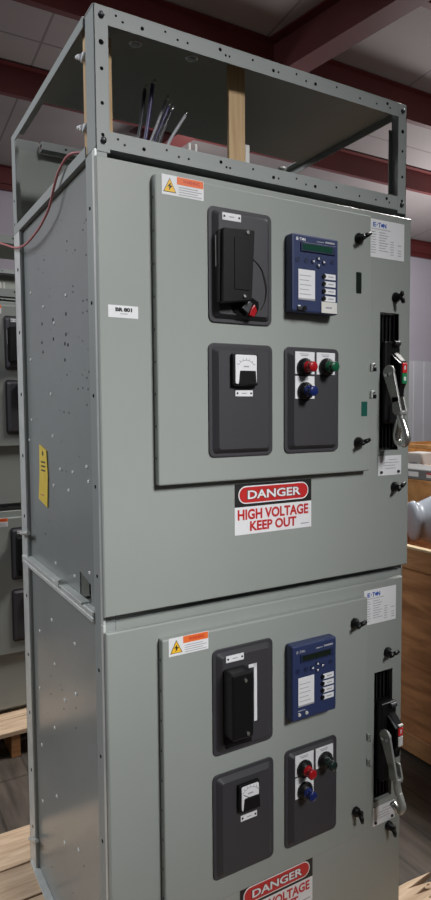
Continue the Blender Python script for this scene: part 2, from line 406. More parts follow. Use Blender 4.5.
    if upper:
        b = MB()
        b.prism([(.261, Z(1.881)), (.342, Z(1.885)), (.333, Z(1.726)), (.258, Z(1.716))], 'xz', -.064, YP, 'black', .003)
        b.box(.286, .326, -.0655, -.063, Z(1.748), Z(1.862), 'black', .001)
        b.cyl((.321, -.0675, Z(1.876)), (.321, -.062, Z(1.876)), .004, 'chrome', seg=10); b.cyl((.312, -.0675, Z(1.735)), (.312, -.062, Z(1.733)), .0035, 'chrome', seg=10)
        b.box(.2535, .2545, -.040, YP, Z(1.80), Z(1.868), 'offwhite')
        b.box(.2545, .262, -.050, YP, Z(1.72), Z(1.876), 'black')
        part(b, 'switch_block', pn)
        b = MB(); b.prism([(.337, Z(1.697)), (.351, Z(1.694)), (.358, Z(1.708)), (.352, Z(1.722)), (.343, Z(1.712))], 'xz', YP-.010, YP-.001, 'redcap', .001)
        b.prism([(.316, Z(1.712)), (.336, Z(1.728)), (.345, Z(1.724)), (.333, Z(1.700))], 'xz', YP-.012, YP-.001, 'bolt', .001)
        part(b, 'switch_tongue', pn, label='red switch tongue')
    else:
        b = MB()
        b.box(.263, .322, -.080, YP, Z(1.735), Z(1.893), 'black', .006, 3)
        b.box(.268, .340, -.046, YP, Z(1.700), Z(1.737), 'black', .004)
        for x, z in ((.298, 1.874), (.304, 1.747)): b.cyl((x, -.083, Z(z)), (x, -.079, Z(z)), .0042, 'chrome', seg=10)
        part(b, 'switch_block', pn)
        b = MB(); b.flat(.350, .3585, Z(1.746), Z(1.888), YP, 'white', .001); b.flat(.335, .3585, Z(1.880), Z(1.888), YP, 'white', .001)
        part(b, 'label_strip', pn, label='white strip beside the switch block')
    # ---- protection relay
    yr = -.050
    rx0, rx1, rz0, rz1 = (.456, .598, 1.714, 1.898) if upper else (.456, .598, 1.718, 1.911)
    b = MB(); b.box(rx0, rx1, yr, YI, Z(rz0), Z(rz1), 'blue', .0045, 2)
    dxr = rx0-.450
    dz = 0 if upper else .008
    logo(b, rx0+.012, Z(1.882+dz), .007, yr-.0006, 'white' if upper else 'ink')
    b.flat(.556, .585, Z(1.884+dz), Z(1.8885+dz), yr, 'ink'); b.flat(.530, .552, Z(1.884+dz), Z(1.886+dz), yr, 'ink')
    for x in (.472, .498): b.cyl((x, yr-.001, Z(1.837+dz)), (x, yr+.002, Z(1.837+dz)), .007, 'bluedk', seg=14)
    for x in (.578,): b.cyl((x, yr-.001, Z(1.841+dz)), (x, yr+.002, Z(1.841+dz)), .006, 'bluedk', seg=14)
    rl = part(b, 'protection_relay', label='blue protection relay with display and keys')
    b = MB(); b.box(rx0+.024, rx1-.012, yr-.003, yr+.001, Z(1.857+dz), Z(1.882+dz-.003), 'bluedk', .001)
    b.flat(rx0+.029, rx1-.022, Z(1.861+dz), Z(1.875+dz), yr-.003, 'lcd' if upper else 'lcddk'); part(b, 'display', rl, label='green display' if upper else None)
    for x, z, s in ((.518, 1.837, 0), (.552, 1.838, 1), (.535, 1.846, 2), (.535, 1.828, 3)):
        b = MB(); b.cyl((x, yr-.0025, Z(z+dz)), (x, yr+.001, Z(z+dz)), .0062, 'bluedk', seg=14)
        t = .0032; zz = Z(z+dz)
        tri = [[(x-t, zz), (x+t, zz+t), (x+t, zz-t)], [(x+t, zz), (x-t, zz-t), (x-t, zz+t)], [(x, zz+t), (x-t, zz-t), (x+t, zz-t)], [(x, zz-t), (x+t, zz+t), (x-t, zz+t)]][s]
        b.prism(tri, 'xz', yr-.003, yr-.0025, 'white'); part(b, 'relay_key', rl)
    b = MB(); lz0, lz1 = Z(1.743+(.010 if not upper else 0)), Z(1.815+(.012 if not upper else 0))
    b.flat(.474, .524, lz0, lz1, yr, 'white', .001)
    for k in range(5): b.flat(.478, .512-.006*(k % 2), lz0+.013+k*.011, lz0+.0145+k*.011, yr-.001, 'ink')
    b.flat(.474, .524, lz0, lz0+.004, yr-.001, 'ink')
    part(b, 'label_strip', rl, label='white legend strip')
    for k in range(4):
        z = Z(1.8045+(.010 if not upper else 0)-k*.0178); b = MB()
        b.flat(.553, .588, z-.0065, z+.0065, yr, 'white', .0015); b.flat(.565, .581, z-.0012, z+.0012, yr-.0015, 'ink')
        b.cyl((.551, yr-.003, z), (.551, yr+.001, z), .0058, 'black', seg=12); part(b, 'relay_button', rl, label='black round key with a white tab')
    b = MB()
    if upper:
        b.flat(.543, .592, Z(1.716), Z(1.743), yr-.002, 'offwhite', .001); b.flat(.556, .575, Z(1.727), Z(1.731), yr-.003, 'ink')
        part(b, 'paper_tag', rl, label='white paper tag')
        b = MB(); b.box(.470, .497, yr-.004, yr+.001, Z(1.718), Z(1.727), 'bolt', .001); b.cyl((.489, yr-.007, Z(1.7225)), (.489, yr, Z(1.7225)), .006, 'black', seg=12)
        b.flat(.473, .480, Z(1.727), Z(1.730), yr-.001, 'white')
        part(b, 'relay_port', rl)
    else:
        b.flat(.473, .496, Z(1.742), Z(1.744), yr, 'ink')
        for x in (.477, .500): b.cyl((x, yr-.003, Z(1.733)), (x, yr+.001, Z(1.734)), .0042, 'offwhite', seg=10)
        part(b, 'relay_port', rl)
    # ---- meter panel
    b = MB(); bevel_panel(b, .241, .4165, Z(1.373), Z(1.633), YI); pm = part(b, 'meter_panel', label='dark panel with the dial meter')
    mx0, mx1, mz0, mz1 = (.294, .356, 1.540, 1.606)
    if not upper: mx0, mx1 = .303, .356; mz0 += .001; mz1 -= .006
    mz0 = Z(mz0); mz1 = Z(mz1); ym = YP-.012
    b = MB(); b.box(mx0-.003, mx1+.003, ym, YP, mz0-.004, mz1+.003, 'black', .003, 2)
    b.prism(rrect(mx0+.002, mx1-.002, mz0, mz1, .004), 'xz', ym-.0025, ym, 'white', .0008)
    xc = (mx0+mx1)/2; zc = mz0+.020
    arc = [(xc+.026*math.cos(a), ym-.0028, zc+.008+.026*math.sin(a)) for a in [PI*(.2+.6*k/12) for k in range(13)]]
    b.tube(arc, .0006, 'ink', 5)
    for k in range(0, 13, 2):
        a = PI*(.2+.6*k/12); b.tube([(xc+.026*math.cos(a), ym-.0028, zc+.008+.026*math.sin(a)), (xc+.031*math.cos(a), ym-.0028, zc+.008+.031*math.sin(a))], .0006, 'ink', 5)
    b.flat(xc-.007, xc+.007, zc+.018, zc+.021, ym-.0025, 'ink')
    mt = part(b, 'dial_meter', pm, label='white faced dial meter with black cover')
    b = MB(); b.prism([(xc-.021, mz0-.002), (xc+.027, mz0-.002), (xc+.024, mz0+.030), (xc-.017, mz0+.030)], 'xz', ym-.006, ym-.002, 'black', .0015)
    if not upper: b.tube([(xc-.002, ym-.003, mz0+.028), (xc-.020, ym-.003, mz0+.040)], .0009, 'darkink', 5)
    part(b, 'meter_cover', pm)
    b = MB(); nz = Z(1.512 if upper else 1.5065); nx = .304 if upper else .310
    nameplate(b, nx, nx+.047, nz, nz+.014, YP); part(b, 'nameplate', pm)
    # ---- push-button panel
    b = MB(); bevel_panel(b, .452, .6225, Z(1.374), Z(1.633), YI); pb = part(b, 'button_panel', label='dark panel with three push buttons')
    caps = (('redcap', 'red push button'), ('greencap' if upper else 'dkgreencap', 'green push button' if upper else 'dark push button'), ('bluecap', 'blue push button'))
    for (x, z, x0, x1, za, zc_, (cm, cl)) in ((.489, 1.583, .474, .533, 1.567, 1.621, caps[0]), (.557, 1.585, .540, .598, 1.567, 1.621, caps[1]), (.4905, 1.525, .474, .533, 1.507, 1.562, caps[2])):
        x += .012; z_ = Z(z)+.006
        b = MB(); b.flat(x0, x1, Z(za), Z(zc_), YP, 'white', .0015); b.flat(x0+.018, x1-.020, Z(zc_)-.010, Z(zc_)-.008, YP-.0015, 'ink'); b.flat(x0+.014, x1-.018, Z(zc_)-.006, Z(zc_)-.0045, YP-.0015, 'ink')
        part(b, 'legend_plate', pb, label='white legend plate')
        b = MB(); b.lathe((x, YP-.001, z_-.006), (0, -1, 0), [(0, .0215), (.004, .0225), (.009, .021), (.011, .0175), (.016, .0165), (.017, .012)], 'black', 24)
        for k in range(24):
            a = 2*PI*k/24; b.box(x+.0215*math.cos(a)-.001, x+.0215*math.cos(a)+.001, YP-.009, YP-.003, z_-.006+.0215*math.sin(a)-.001, z_-.006+.0215*math.sin(a)+.001, 'black')
        b.lathe((x, YP-.016, z_-.006), (0, -1, 0), [(0, .0145), (.004, .0140), (.005, .0118), (.016, .0112), (.017, .0125), (.022, .0125), (.0235, .0105)], cm, 24)
        part(b, 'push_button', pb, label=cl)
    # ---- right-hand strip
    x0, x1, za, zc_ = (.7485, .8765, 1.8855, 1.9855) if upper else (.748, .870, 1.8965, 1.9945)
    b = MB(); za = Z(za); zc_ = Z(zc_); b.flat(x0, x1, za, zc_, 0, 'white'); logo(b, x0+.012, zc_-.0205, .0125, -.0009, 'logo')
    b.flat(x0+.006, x0+.075, zc_-.026, zc_-.0245, -.0005, 'ink')
    for k in range(9):
        z = zc_-.034-k*.0068
        b.flat(x0+.006, x0+.021+.003*(k % 2), z, z+.0016, -.0005, 'ink')
        if k < 8: b.flat(x0+.034, x0+.058+.005*((k*2) % 3), z, z+.0016, -.0005, 'ink')
        if k > 2: b.flat(x0+.076, x0+.088, z, z+.0016, -.0005, 'ink')
        if k in (4, 6, 7, 8): b.flat(x0+.104, x0+.116, z, z+.0018, -.0005, 'ink')
    part(b, 'rating_plate', label='white rating sheet with a blue logo')
    # latches: round base with a wing knob
    ks = ((.690, 1.920, 1.1, YI), (.846, 1.786, .25, 0), (.692, 1.394, 1.2, YI), (.848, 1.264, .9, 0)) if upper else ((.686, 1.922, 1.2, YI), (.838, 1.806, 1.3, 0), (.694, 1.393, .15, YI), (.848, 1.289, .2, 0))
    for x, z, a, yk in ks:
        yk0 = yk; b = MB(); c = Vector((x, yk0, Z(z)))
        b.lathe(c, (0, -1, 0), [(0, .0135), (.006, .0135), (.010, .011), (.012, .0085), (.022, .008), (.024, .006)], 'black', 18)
        dirv = Vector((math.sin(a), 0, math.cos(a))) if a > .6 else Vector((math.sin(a)*.6, 0, -math.cos(a)))
        for sgn in (1, -.65):
            e = c+Vector((0, -.026, 0))+dirv*.020*sgn
            b.tube([c+Vector((0, -.020, 0)), c+Vector((0, -.025, 0))+dirv*.010*sgn, e], [.0065, .0060, .0045], 'black', 8)
        part(b, 'latch')
    # instruction plate under the slot
    tz0, tz1 = (1.297, 1.3515) if upper else (1.305, 1.3595)
    b = MB(); b.flat(.7865, .8735, Z(tz0), Z(tz1), 0, 'white', .001)
    for k, (a, c) in enumerate(((.825, .856), (.806, .862), (.808, .850), (.812, .852))): b.flat(a, c, Z(tz1)-.012-k*.008, Z(tz1)-.0105-k*.008, -.001, 'ink')
    for x in (.797, .862): b.cyl((x, -.004, Z(tz0)+.009), (x, 0, Z(tz0)+.009), .0042, 'darkink', seg=10)
    part(b, 'instruction_plate')
    if upper:
        b = MB(); b.prism(rrect(.683, .701, Z(1.780), Z(1.834), .002), 'xz', YI-.001, YI, 'lcddk'); part(b, 'viewing_slot', label='dark narrow slot')
        b = MB(); b.prism(rrect(.704, .7245, Z(1.462), Z(1.500), .001), 'xz', YI-.0006, YI, 'sticker'); part(b, 'sticker', label='green sticker')
        b = MB(); b.flat(.0145, .082, Z(1.6775), Z(1.7035), 0, 'white'); b.text('BR 801', .030, .068, Z(1.6905), Z(1.6990), -.0009, 'darkink', .06)
        b.flat(.041, .058, Z(1.6855), Z(1.6870), -.0005, 'ink'); part(b, 'asset_label', label='white label printed BR 801')
    for z in (1.590, 1.518):
        b = MB(); b.box(.734, .748, -.028, 0, Z(z)-.010, Z(z)+.012, 'galv' if upper else 'post', .002); b.box(.738, .747, -.033, -.026, Z(z)-.010, Z(z)+.001, 'black' if upper else 'post', .001); b.cyl((.741, -.031, Z(z)+.006), (.741, -.026, Z(z)+.006), .0035, 'chrome', seg=10)
        part(b, 'door_stop')
    # ---- danger sign
    x0, x1, za, zc_ = (.323, .554, 1.1805, 1.304) if upper else (.330, .561, 1.1805, 1.304)
    za = Z(za); zc_ = Z(zc_); h = zc_-za
    b = MB(); b.flat(x0, x1, za, zc_, 0, 'white'); zm = za+h*.545
    b.flat(x0, x1, zm, zc_, -.0005, 'darkink', .0003)
    def oval(m, g, y):
        xa, xb, zl, zh = x0+.010+g, x1-.010-g, zm+.007+g, zc_-.006-g; r = (zh-zl)/2
        b.prism(rrect(xa, xb, zl, zh, r-.0001, 8), 'xz', y-.0004, y, m)
    oval('white', 0, -.0008); oval('red', .0028, -.0012)
    b.text('DANGER', x0+.034, x1-.034, zm+.017, zc_-.016, -.0021, 'darkink', .05)
    b.text('DANGER', x0+.036, x1-.036, zm+.018, zc_-.017, -.0025, 'white', .025)
    b.text('HIGH VOLTAGE', x0+.008, x1-.010, za+h*.285, za+h*.495, -.0009, 'red', .036)
    b.text('KEEP OUT', x0+.043, x1-.048, za+h*.055, za+h*.255, -.0009, 'red', .036)
    b.flat(x1-.034, x1-.008, za+h*.08, za+h*.10, -.0005, 'ink')
    part(b, 'danger_sign', label='danger high voltage keep out sign')
    # ---- operating handle
    oz = Z(0)+(.0 if upper else .006)
    out[0] = 0 if upper else -.010
    b = MB()
    b.box(.796, .852, -.014, .024, 1.44+oz, 1.664+oz, 'black', .004, 2)
    b.cyl((.822, -.020, 1.658+oz), (.842, -.020, 1.658+oz), .007, 'bolt', seg=10)
    b.prism([(.004, 1.634), (-.012, 1.636), (-.043, 1.608), (-.043, 1.548), (-.036, 1.534), (-.034, 1.512), (-.020, 1.505), (.004, 1.505)][::-1], 'yz', .824, .847, 'black', .003)
    ob = MB(); ob.v = [Vector(v) for v in b.v]; ob.f = b.f; ob.mi = b.mi; ob.sm = b.sm; ob.mats = b.mats
    # profile above was drawn at upper-cabinet height: lift its vertices for the lower one
    n_pr = 8
    hs = ob
    if not upper:
        # vertices of the housing are those still at upper height
        for v in hs.v:
            if v.z > 1.2: v.z += oz
    hroot = part(hs, 'operating_handle', label='black operating mechanism with a grey pull lever')
    b = MB(); b.prism([(-.012, 1.630+oz), (-.045, 1.604+oz), (-.045, 1.601+oz), (-.012, 1.627+oz)], 'yz', .817, .825, 'bolt'); part(b, 'guide_bar', hroot)
    b = MB(); yf = -.043
    b.box(.828, .8455, yf-.003, yf+.002, (1.577 if upper else 1.579)+oz, (1.604 if upper else 1.600)+oz, 'indred', .001); b.box(.828, .8455, yf-.003, yf+.002, 1.548+oz, 1.576+oz, 'indgreen' if upper else 'offwhite', .001)
    b.flat(.834, .839, 1.586+oz, 1.597+oz, yf-.003, 'white'); b.flat(.833, .841, 1.556+oz, 1.567+oz, yf-.003, 'white')
    if not upper: b.box(.828, .8455, yf-.004, yf+.002, 1.605+oz, 1.611+oz, 'offwhite', .001)
    part(b, 'position_flag', hroot, label='red and green position flag' if upper else 'red position flag')
    b = MB()
    top = [(-.027+.020*math.cos(a), 1.578+.020*math.sin(a)) for a in [PI*k/10 for k in range(11)]]
    pr = [(y, z+oz) for y, z in ([(-.006, 1.578)]+top[1:-1]+[(-.046, 1.578), (-.066, 1.500), (-.042, 1.495)])]
    b.prism(pr[::-1], 'yz', .794, .801, 'lever', .0015)
    for y in (-.020, -.036): b.cyl((.791, y, 1.571+oz+(.003 if y < -.03 else 0)), (.795, y, 1.571+oz+(.003 if y < -.03 else 0)), .0052, 'chrome', seg=12)
    # yoke of two cheeks, then the forged pull
    for xx in (.794, .814): b.prism([(-.040, 1.512+oz), (-.062, 1.512+oz), (-.073, 1.474+oz), (-.044, 1.470+oz)], 'yz', xx, xx+.006, 'lever', .001)
    b.box(.794, .820, -.073, -.045, 1.464+oz, 1.476+oz, 'lever', .003)
    b.tube(spline([(.807, -.058, 1.470+oz), (.807, -.062, 1.450+oz), (.807, -.068, 1.430+oz)], 5), .0105, 'lever' if not upper else 'chrome', 12)
    if upper:
        loop = [(.807, y, z+oz) for y, z in ((-.058, 1.452), (-.050, 1.425), (-.047, 1.404), (-.055, 1.390), (-.072, 1.388), (-.083, 1.400), (-.077, 1.422), (-.064, 1.452))]
        b.tube(spline(loop, 5), .0105, 'chrome', 12)
    else:
        b.tube(spline([(.807, -.068, 1.434+oz), (.807, -.078, 1.415+oz), (.807, -.082, 1.400+oz), (.807, -.072, 1.384+oz)], 5), .010, 'lever', 10)
        b.tube([(.800, -.052, 1.400+oz), (.807, -.060, 1.388+oz), (.807, -.074, 1.384+oz)], .010, 'chrome', 10)
    part(b, 'pull_lever', hroot, label='grey metal pull lever')
    return root

def cable_frame(zb, label):
    root = thing('cable_box_frame', (BASE.x, BASE.y, zb), label, 'metal frame')
    off = Vector((BASE.x, BASE.y, zb)); zt = 2.3245; zl = zb
    def part(b, name, label=None):
        o = b.build(name, root, None, off)
        if label: o['label'] = label
        return o
    t = .003
    # corner posts
    for x0, sx, y0, sy in ((0, 1, YF, 1), (W, -1, YF, 1), (0, 1, D, -1), (W, -1, D, -1)):
        wx, wy = (.032, .055) if sy > 0 else (.085, .045); x0 += .005 if sy > 0 and sx > 0 else 0
        b = MB()
        xa, xb = sorted((x0, x0+sx*wx)); ya, yb = sorted((y0, y0+sy*t)); b.box(xa, xb, ya, yb, zl, zt, 'post', .0008)
        xa, xb = sorted((x0, x0+sx*t)); ya, yb = sorted((y0, y0+sy*wy)); b.box(xa, xb, ya, yb, zl, zt, 'post', .0008)
        xa, xb = sorted((x0+sx*t, x0+sx*.014)); ya, yb = sorted((y0+sy*(wy-t), y0+sy*wy)); b.box(xa, xb, ya, yb, zl+.05, zt-.05, 'post')
        if sy > 0:
            for z in (zl+.035, zl+.10, zl+.17, zt-.075): b.cyl((x0+sx*.016, YF-.0006, z), (x0+sx*.016, YF+.002, z), .0038 if z < zt-.1 else .0055, 'shade_black', seg=10)
            for z in (zl+.024, zt-.020): b.lathe((x0+sx*.017, YF, z), (0, -1, 0), [(0, .0065), (.004, .0065), (.006, .004)], 'bolt', 8)
        else:
            for z in (zl+.03, zl+.10): b.cyl((x0-sx*.0006, D-.02, z), (x0+sx*.002, D-.02, z), .004, 'shade_black', seg=8)
        part(b, 'corner_post')
    # rails: front top and bottom with rows of holes
    hx = [.055, .070, .115, .17, .20, .225, .31, .325, .335, .40, .46, .475, .53, .56, .59, .66, .74, .80, .84, .85]
    for za, zc in ((zt-.037, zt), (zl+.008, zl+.045)):
        b = MB(); b.box(.032, W-.025, YF+.0005, YF+.0035, za, zc, 'post'); zz = zt-t if zc == zt else zl+.008
        b.box(.004, W-.004, YF+.0035, YF+.05, zz, zz+t, 'post')
        for i, x in enumerate(hx):
            r = .0042 if i % 4 == 2 else .0026; z = (za+zc)/2+(.006 if i % 3 == 0 else -.003)
            b.cyl((x, YF, z), (x, YF+.003, z), r, 'shade_black', seg=10)
        part(b, 'front_rail')
    b = MB(); b.box(.085, W-.085, D-.040, D-.037, zt-.032, zt-.008, 'post'); b.box(.085, W-.085, D-.037, D-.0035, zt-.032, zt-.029, 'post'); b.box(.085, W-.085, D-.037, D-.0035, zt-.011, zt-.008, 'post')
    for x in (.16, .25, .40, .6, .75): b.cyl((x, D-.0406, zt-.02), (x, D-.039, zt-.02), .0035, 'shade_black', seg=8)
    part(b, 'rear_rail')
    b = MB(); b.box(.004, W-.004, D-.0035, D-.0005, zl, zt-.033, 'dimsheet'); part(b, 'back_panel')
    for x0, sx in ((0, 1), (W, -1)):
        for za, zc in ((zt-.024, zt), (zl, zl+.026)):
            b = MB(); xa, xb = sorted((x0, x0+sx*t)); b.box(xa, xb, YF+.055, D-.045, za, zc, 'post', .0006)
            xa, xb = sorted((x0+sx*t, x0+sx*(.045 if zc < zt else .028))); zz = zt-t if zc == zt else zl; b.box(xa, xb, YF+.055, D-.045, zz, zz+t, 'post')
            part(b, 'side_rail')
    b = MB(); b.box(.012, W-.012, YF+.051, .49, zt-.007, zt-.004, 'dimsheet')
    part(b, 'roof_plate')
    for x, y in ((.135, .115), (.275, .105)):
        b = MB(); b.lathe((x, y, zt-.005), (0, 0, -1), [(0, .016), (.003, .016), (.005, .011)], 'chrome', 14); part(b, 'screw_cap', label='bright screw cap')
    # timber studs with cable mounts
    b = MB(); b.box(.012, .030, .088, .122, zl+.003, zt-.006, 'stud', .001); b.box(.046, .064, .083, .088, zl+.003, zt-.03, 'stud', .0005); b.box(.030, .064, .0885, .110, zl+.003, zt-.03, 'stud', .001)
    part(b, 'timber_stud', 'pale timber stud')
    b = MB(); b.box(.364, .411, .082, .092, zl+.003, zt-.006, 'stud', .001); part(b, 'timber_stud', 'pale timber stud')
    for z in (2.250, 2.100):
        b = MB(); b.lathe((.012, .098, z), (-1, 0, 0), [(0, .008), (.006, .008), (.010, .006)], 'white', 10); b.box(-.004, .010, .102, .110, z-.008, z+.004, 'white', .002); b.tube([(.006, .100, z), (.000, .112, z+.004), (-.001, .124, z+.006)], .0045, 'white', 7)
        b.tube([(.004, .100, z), (.002, .100, z-.014)], .003, 'white', 6)
        part(b, 'cable_mount', 'white cable mount')
    b = MB(); b.box(.415, .428, .088, .092, zl+.003, zl+.115, 'offwhite', .001); part(b, 'label_strip', 'white strip beside the stud')
    for x in (.252, .269):
        b = MB(); b.box(x, x+.007, .082, .088, zl+.003, zl+.085, 'offwhite', .001); part(b, 'cable_clip', 'pale clip')
    b = MB(); b.lathe((.523, .080, zl+.048), (0, 0, 1), [(0, .005), (.020, .005), (.021, .011), (.026, .011), (.027, .006)], 'galv', 12); part(b, 'stud_bolt', 'bright bolt')
    return root

low = cabinet(0, False, 'lower grey switchgear cabinet, standing on the timber pallet, with the dark relay display')
up = cabinet(UH, True, 'upper grey switchgear cabinet stacked in front, with the label BR 801 and yellow tag')
cap = cable_frame(2.0262, 'open grey angle frame with timber studs on top of the upper front cabinet')
DX, DY = -.060, 1.86
for o, l in ((low, 'lower grey cabinet of the background stack behind the left edge, on the rear pallet'),
             (up, 'upper grey cabinet of the background stack, half hidden behind the front stack at left'),
             (cap, 'open frame topping the background stack at the left edge behind the red wire')):
    c = copy_tree(o); c.location = o.location+Vector((DX, DY, 0)); c['label'] = l

# ------------------------------------------------------------------ loose things on the stack
b = MB()
b.tube(spline([(.03, .13, 2.058), (.010, .150, 2.064), (-.006, .185, 2.066), (-.010, .245, 2.052), (-.010, .290, 2.028), (-.010, .335, 1.992), (-.010, .40, 1.972), (-.010, .466, 1.962), (-.010, .58, 1.957), (-.010, .697, 1.972), (-.012, .83, 2.010), (-.012, .965, 2.050)], 6), .0032, 'redwire', 8)
tag(b.build('cable'), 'thin red wire hanging over the left side rail of the top frame', 'wire')
wires = [((.150, .135), (.193, .15, 2.258), 'wirep', .006, 'tallest violet wire in the bundle sticking up behind the front rail'),
         ((.165, .17), (.238, .17, 2.240), 'wireg', .005, 'grey wire of middle height in the bundle behind the front rail'),
         ((.135, .150), (.184, .175, 2.255), 'wireb', .0055, 'tall black wire left of the tallest violet wire in the bundle'),
         ((.172, .145), (.232, .145, 2.212), 'wirep', .005, 'short violet wire low in the bundle right of the tall ones'),
         ((.180, .120), (.226, .118, 2.190), 'wireb', .005, 'shortest black wire low in the bundle behind the front rail'),
         ((.200, .15), (.280, .15, 2.205), 'wireg', .0048, 'bent grey wire furthest right, leaning towards the pale clips')]
for (bx, by), tip, m, r, l in wires:
    b = MB(); mid = Vector(((bx*.62+tip[0]*.38), by, 2.125))
    b.tube(spline([(bx-.012, by, 2.0275), mid, tip], 6), r*.82, m, 8); b.tube([tip, (tip[0]+.006, tip[1], tip[2]+.012)], r*.55, 'chrome', 6)
    tag(b.build('control_wire'), l, 'wire', 'control wires in the top frame')
b = MB()
tg = [(.565, 1.386), (.492, 1.371), (.482, 1.30), (.494, 1.210), (.585, 1.226), (.570, 1.30)]
b.prism([(y, z) for y, z in tg], 'yz', .0085, .0105, 'tag')
b.cyl((.0082, .528, 1.362), (.0115, .528, 1.362), .007, 'bolt', seg=10)
for k in range(3): b.box(.0080, .0086, .505, .548, 1.335-k*.012, 1.339-k*.012, 'bolt')
b.box(.0080, .0086, .525, .560, 1.240, 1.243, 'redwire')
b.cyl((.0112, .528, 1.362), (.0125, .528, 1.362), .004, 'bolt', seg=8)
tag(b.build('hang_tag'), 'yellow tag hanging flat on the side panel of the upper front cabinet', 'tag')

# ------------------------------------------------------------------ pallets
def pallet(x0, x1, edges, label, rights=None):
    root = thing('wooden_pallet', ((x0+x1)/2, (edges[0]+edges[-1])/2, -.13), label, 'pallet', None)
    off = root.location
    for i in range(len(edges)-1):
        b = MB(); ya, yb = edges[i]+.004, edges[i+1]-.004; xr = rights[i] if rights else x1
        if rights and xr > 1:      # broken, splintered end
            pts = [(x0, ya)]+[(xr-(.075 if k % 2 else .0)-random.uniform(0, .05), ya+(yb-ya)*(k+.5)/13) for k in range(13)]+[(xr-.10, yb), (x0, yb)]
            b.prism(pts, 'xy', -.022, 0, 'pallet', .002)
            for k in range(9):
                xx = xr-.10+random.random()*.10; yy = random.uniform(ya, yb-.02)
                b.box(xx-.018, xx+.018, yy-.007, yy+.007, -.006, .0003, 'pallet', .002, rot=('Z', random.uniform(-1, 1)))
        else:
            b.box(x0+random.uniform(-.01, .01), xr, ya, yb, -.022, 0, 'pallet', .002)
        b.build('deck_board', root, None, off)
    for x in (x0+.05, (x0+min(x1, .9))/2, min(x1, .9)-.05):
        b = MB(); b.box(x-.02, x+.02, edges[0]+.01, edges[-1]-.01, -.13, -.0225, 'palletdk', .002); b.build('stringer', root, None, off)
    return root
pallet(-.55, .90, [-.30, -.12, .075, .25, .43, .61, .768, .962], 'timber pallet under the front cabinet stack, broken at its right end', [1.12, 1.10, .90, .90, .90, .90, .90])
pallet(-.60, .90, [1.66, 1.80, 1.95, 2.12, 2.29, 2.46, 2.63, 2.80], 'timber pallet under the background stack at the left edge')

# ------------------------------------------------------------------ crates and goods at right
cr = thing('wooden_crate', (2.25, .55, -.13), 'big brown plywood crate on the floor right of the cabinets', 'crate'); off = cr.location
b = MB(); b.box(1.735, 1.747, -.70, 1.75, -.10, .76, 'ply'); b.build('plywood_panel', cr, None, off)
b = MB(); b.box(1.715, 1.747, -.72, 1.77, .752, .846, 'crateboard', .003); b.box(1.715, 1.749, -.72, 1.77, .846, .856, 'crateedge', .001); b.build('top_board', cr, None, off)
b = MB(); b.box(1.715, 1.735, -.72, 1.77, -.105, -.015, 'crateboard', .003); b.build('bottom_board', cr, None, off)
b = MB(); b.box(1.747, 2.80, 1.738, 1.752, -.10, .85, 'ply'); b.build('end_panel', cr, None, off)
b = MB(); b.box(1.747, 2.80, -.70, -.686, -.10, .85, 'ply'); b.build('end_panel', cr, None, off)
b = MB(); b.box(2.786, 2.80, -.686, 1.738, -.10, .85, 'ply'); b.build('rear_panel', cr, None, off)
b = MB(); b.box(1.747, 2.786, -.686, 1.738, -.10, -.085, 'ply'); b.build('crate_floor', cr, None, off)
for y in (-.5, .5, 1.5):
    b = MB(); b.box(1.75, 2.78, y-.05, y+.05, -.13, -.10, 'crateboard'); b.build('skid', cr, None, off)

hd = thing('plastic_hood', (2.35, .85, -.085), 'grey plastic cone shaped hood sticking out of the brown crate', 'machine part')
b = MB(); ax = Vector((.865, -.50, .03)).normalized(); c0 = Vector((2.09, 1.09, .885))
b.lathe(c0, ax, [(0, .070), (.004, .100), (.018, .106), (.030, .106), (.032, .092), (.060, .102), (.16, .145), (.165, .158), (.185, .158), (.19, .148), (.40, .205), (.42, .225), (.60, .225), (.62, .20)], 'hood', 32)
b.build('hood_body', hd, None, hd.location)
b = MB(); b.box(2.20, 2.66, .62, 1.02, -.085, .70, 'steel', .01); b.build('hood_base', hd, None, hd.location)

c2 = thing('wooden_crate', (3.0, 1.5, -.13), 'orange plywood crate behind the grey hood, carrying the grey steel box', 'crate'); off = c2.location
b = MB(); b.box(2.90, 2.92, .1, 2.6, -.11, .975, 'osb'); b.build('plywood_panel', c2, None, off)
b = MB(); b.box(2.92, 3.9, 2.58, 2.6, -.11, .975, 'osb'); b.build('end_panel', c2, None, off)
b = MB(); b.box(2.92, 3.9, .1, .12, -.11, .975, 'osb'); b.build('end_panel', c2, None, off)
b = MB(); b.box(2.90, 3.9, .1, 2.6, .9755, .99, 'osb'); b.build('crate_lid', c2, None, off)
for y in (.2, 1.3, 2.4):
    b = MB(); b.box(2.9, 3.9, y-.05, y+.05, -.13, -.1105, 'crateboard'); b.build('skid', c2, None, off)

st = thing('steel_box', (3.065, 1.4, .99), 'flat grey steel box with white and red stickers lying on the orange crate', 'metal box'); off = st.location
b = MB(); b.box(2.91, 3.22, .3, 2.5, .99, 1.065, 'steel', .006); b.build('box_body', st, None, off)
for y0, m, n in ((1.82, 'white', 'white sticker'), (1.66, 'offwhite', 'white and red sticker')):
    b = MB(); b.box(2.9085, 2.9105, y0-.045, y0+.045, 1.012, 1.045, m)
    if m == 'offwhite': b.box(2.908, 2.9086, y0-.045, y0+.045, 1.034, 1.045, 'red')
    o = b.build('sticker', st, None, off); o['label'] = n

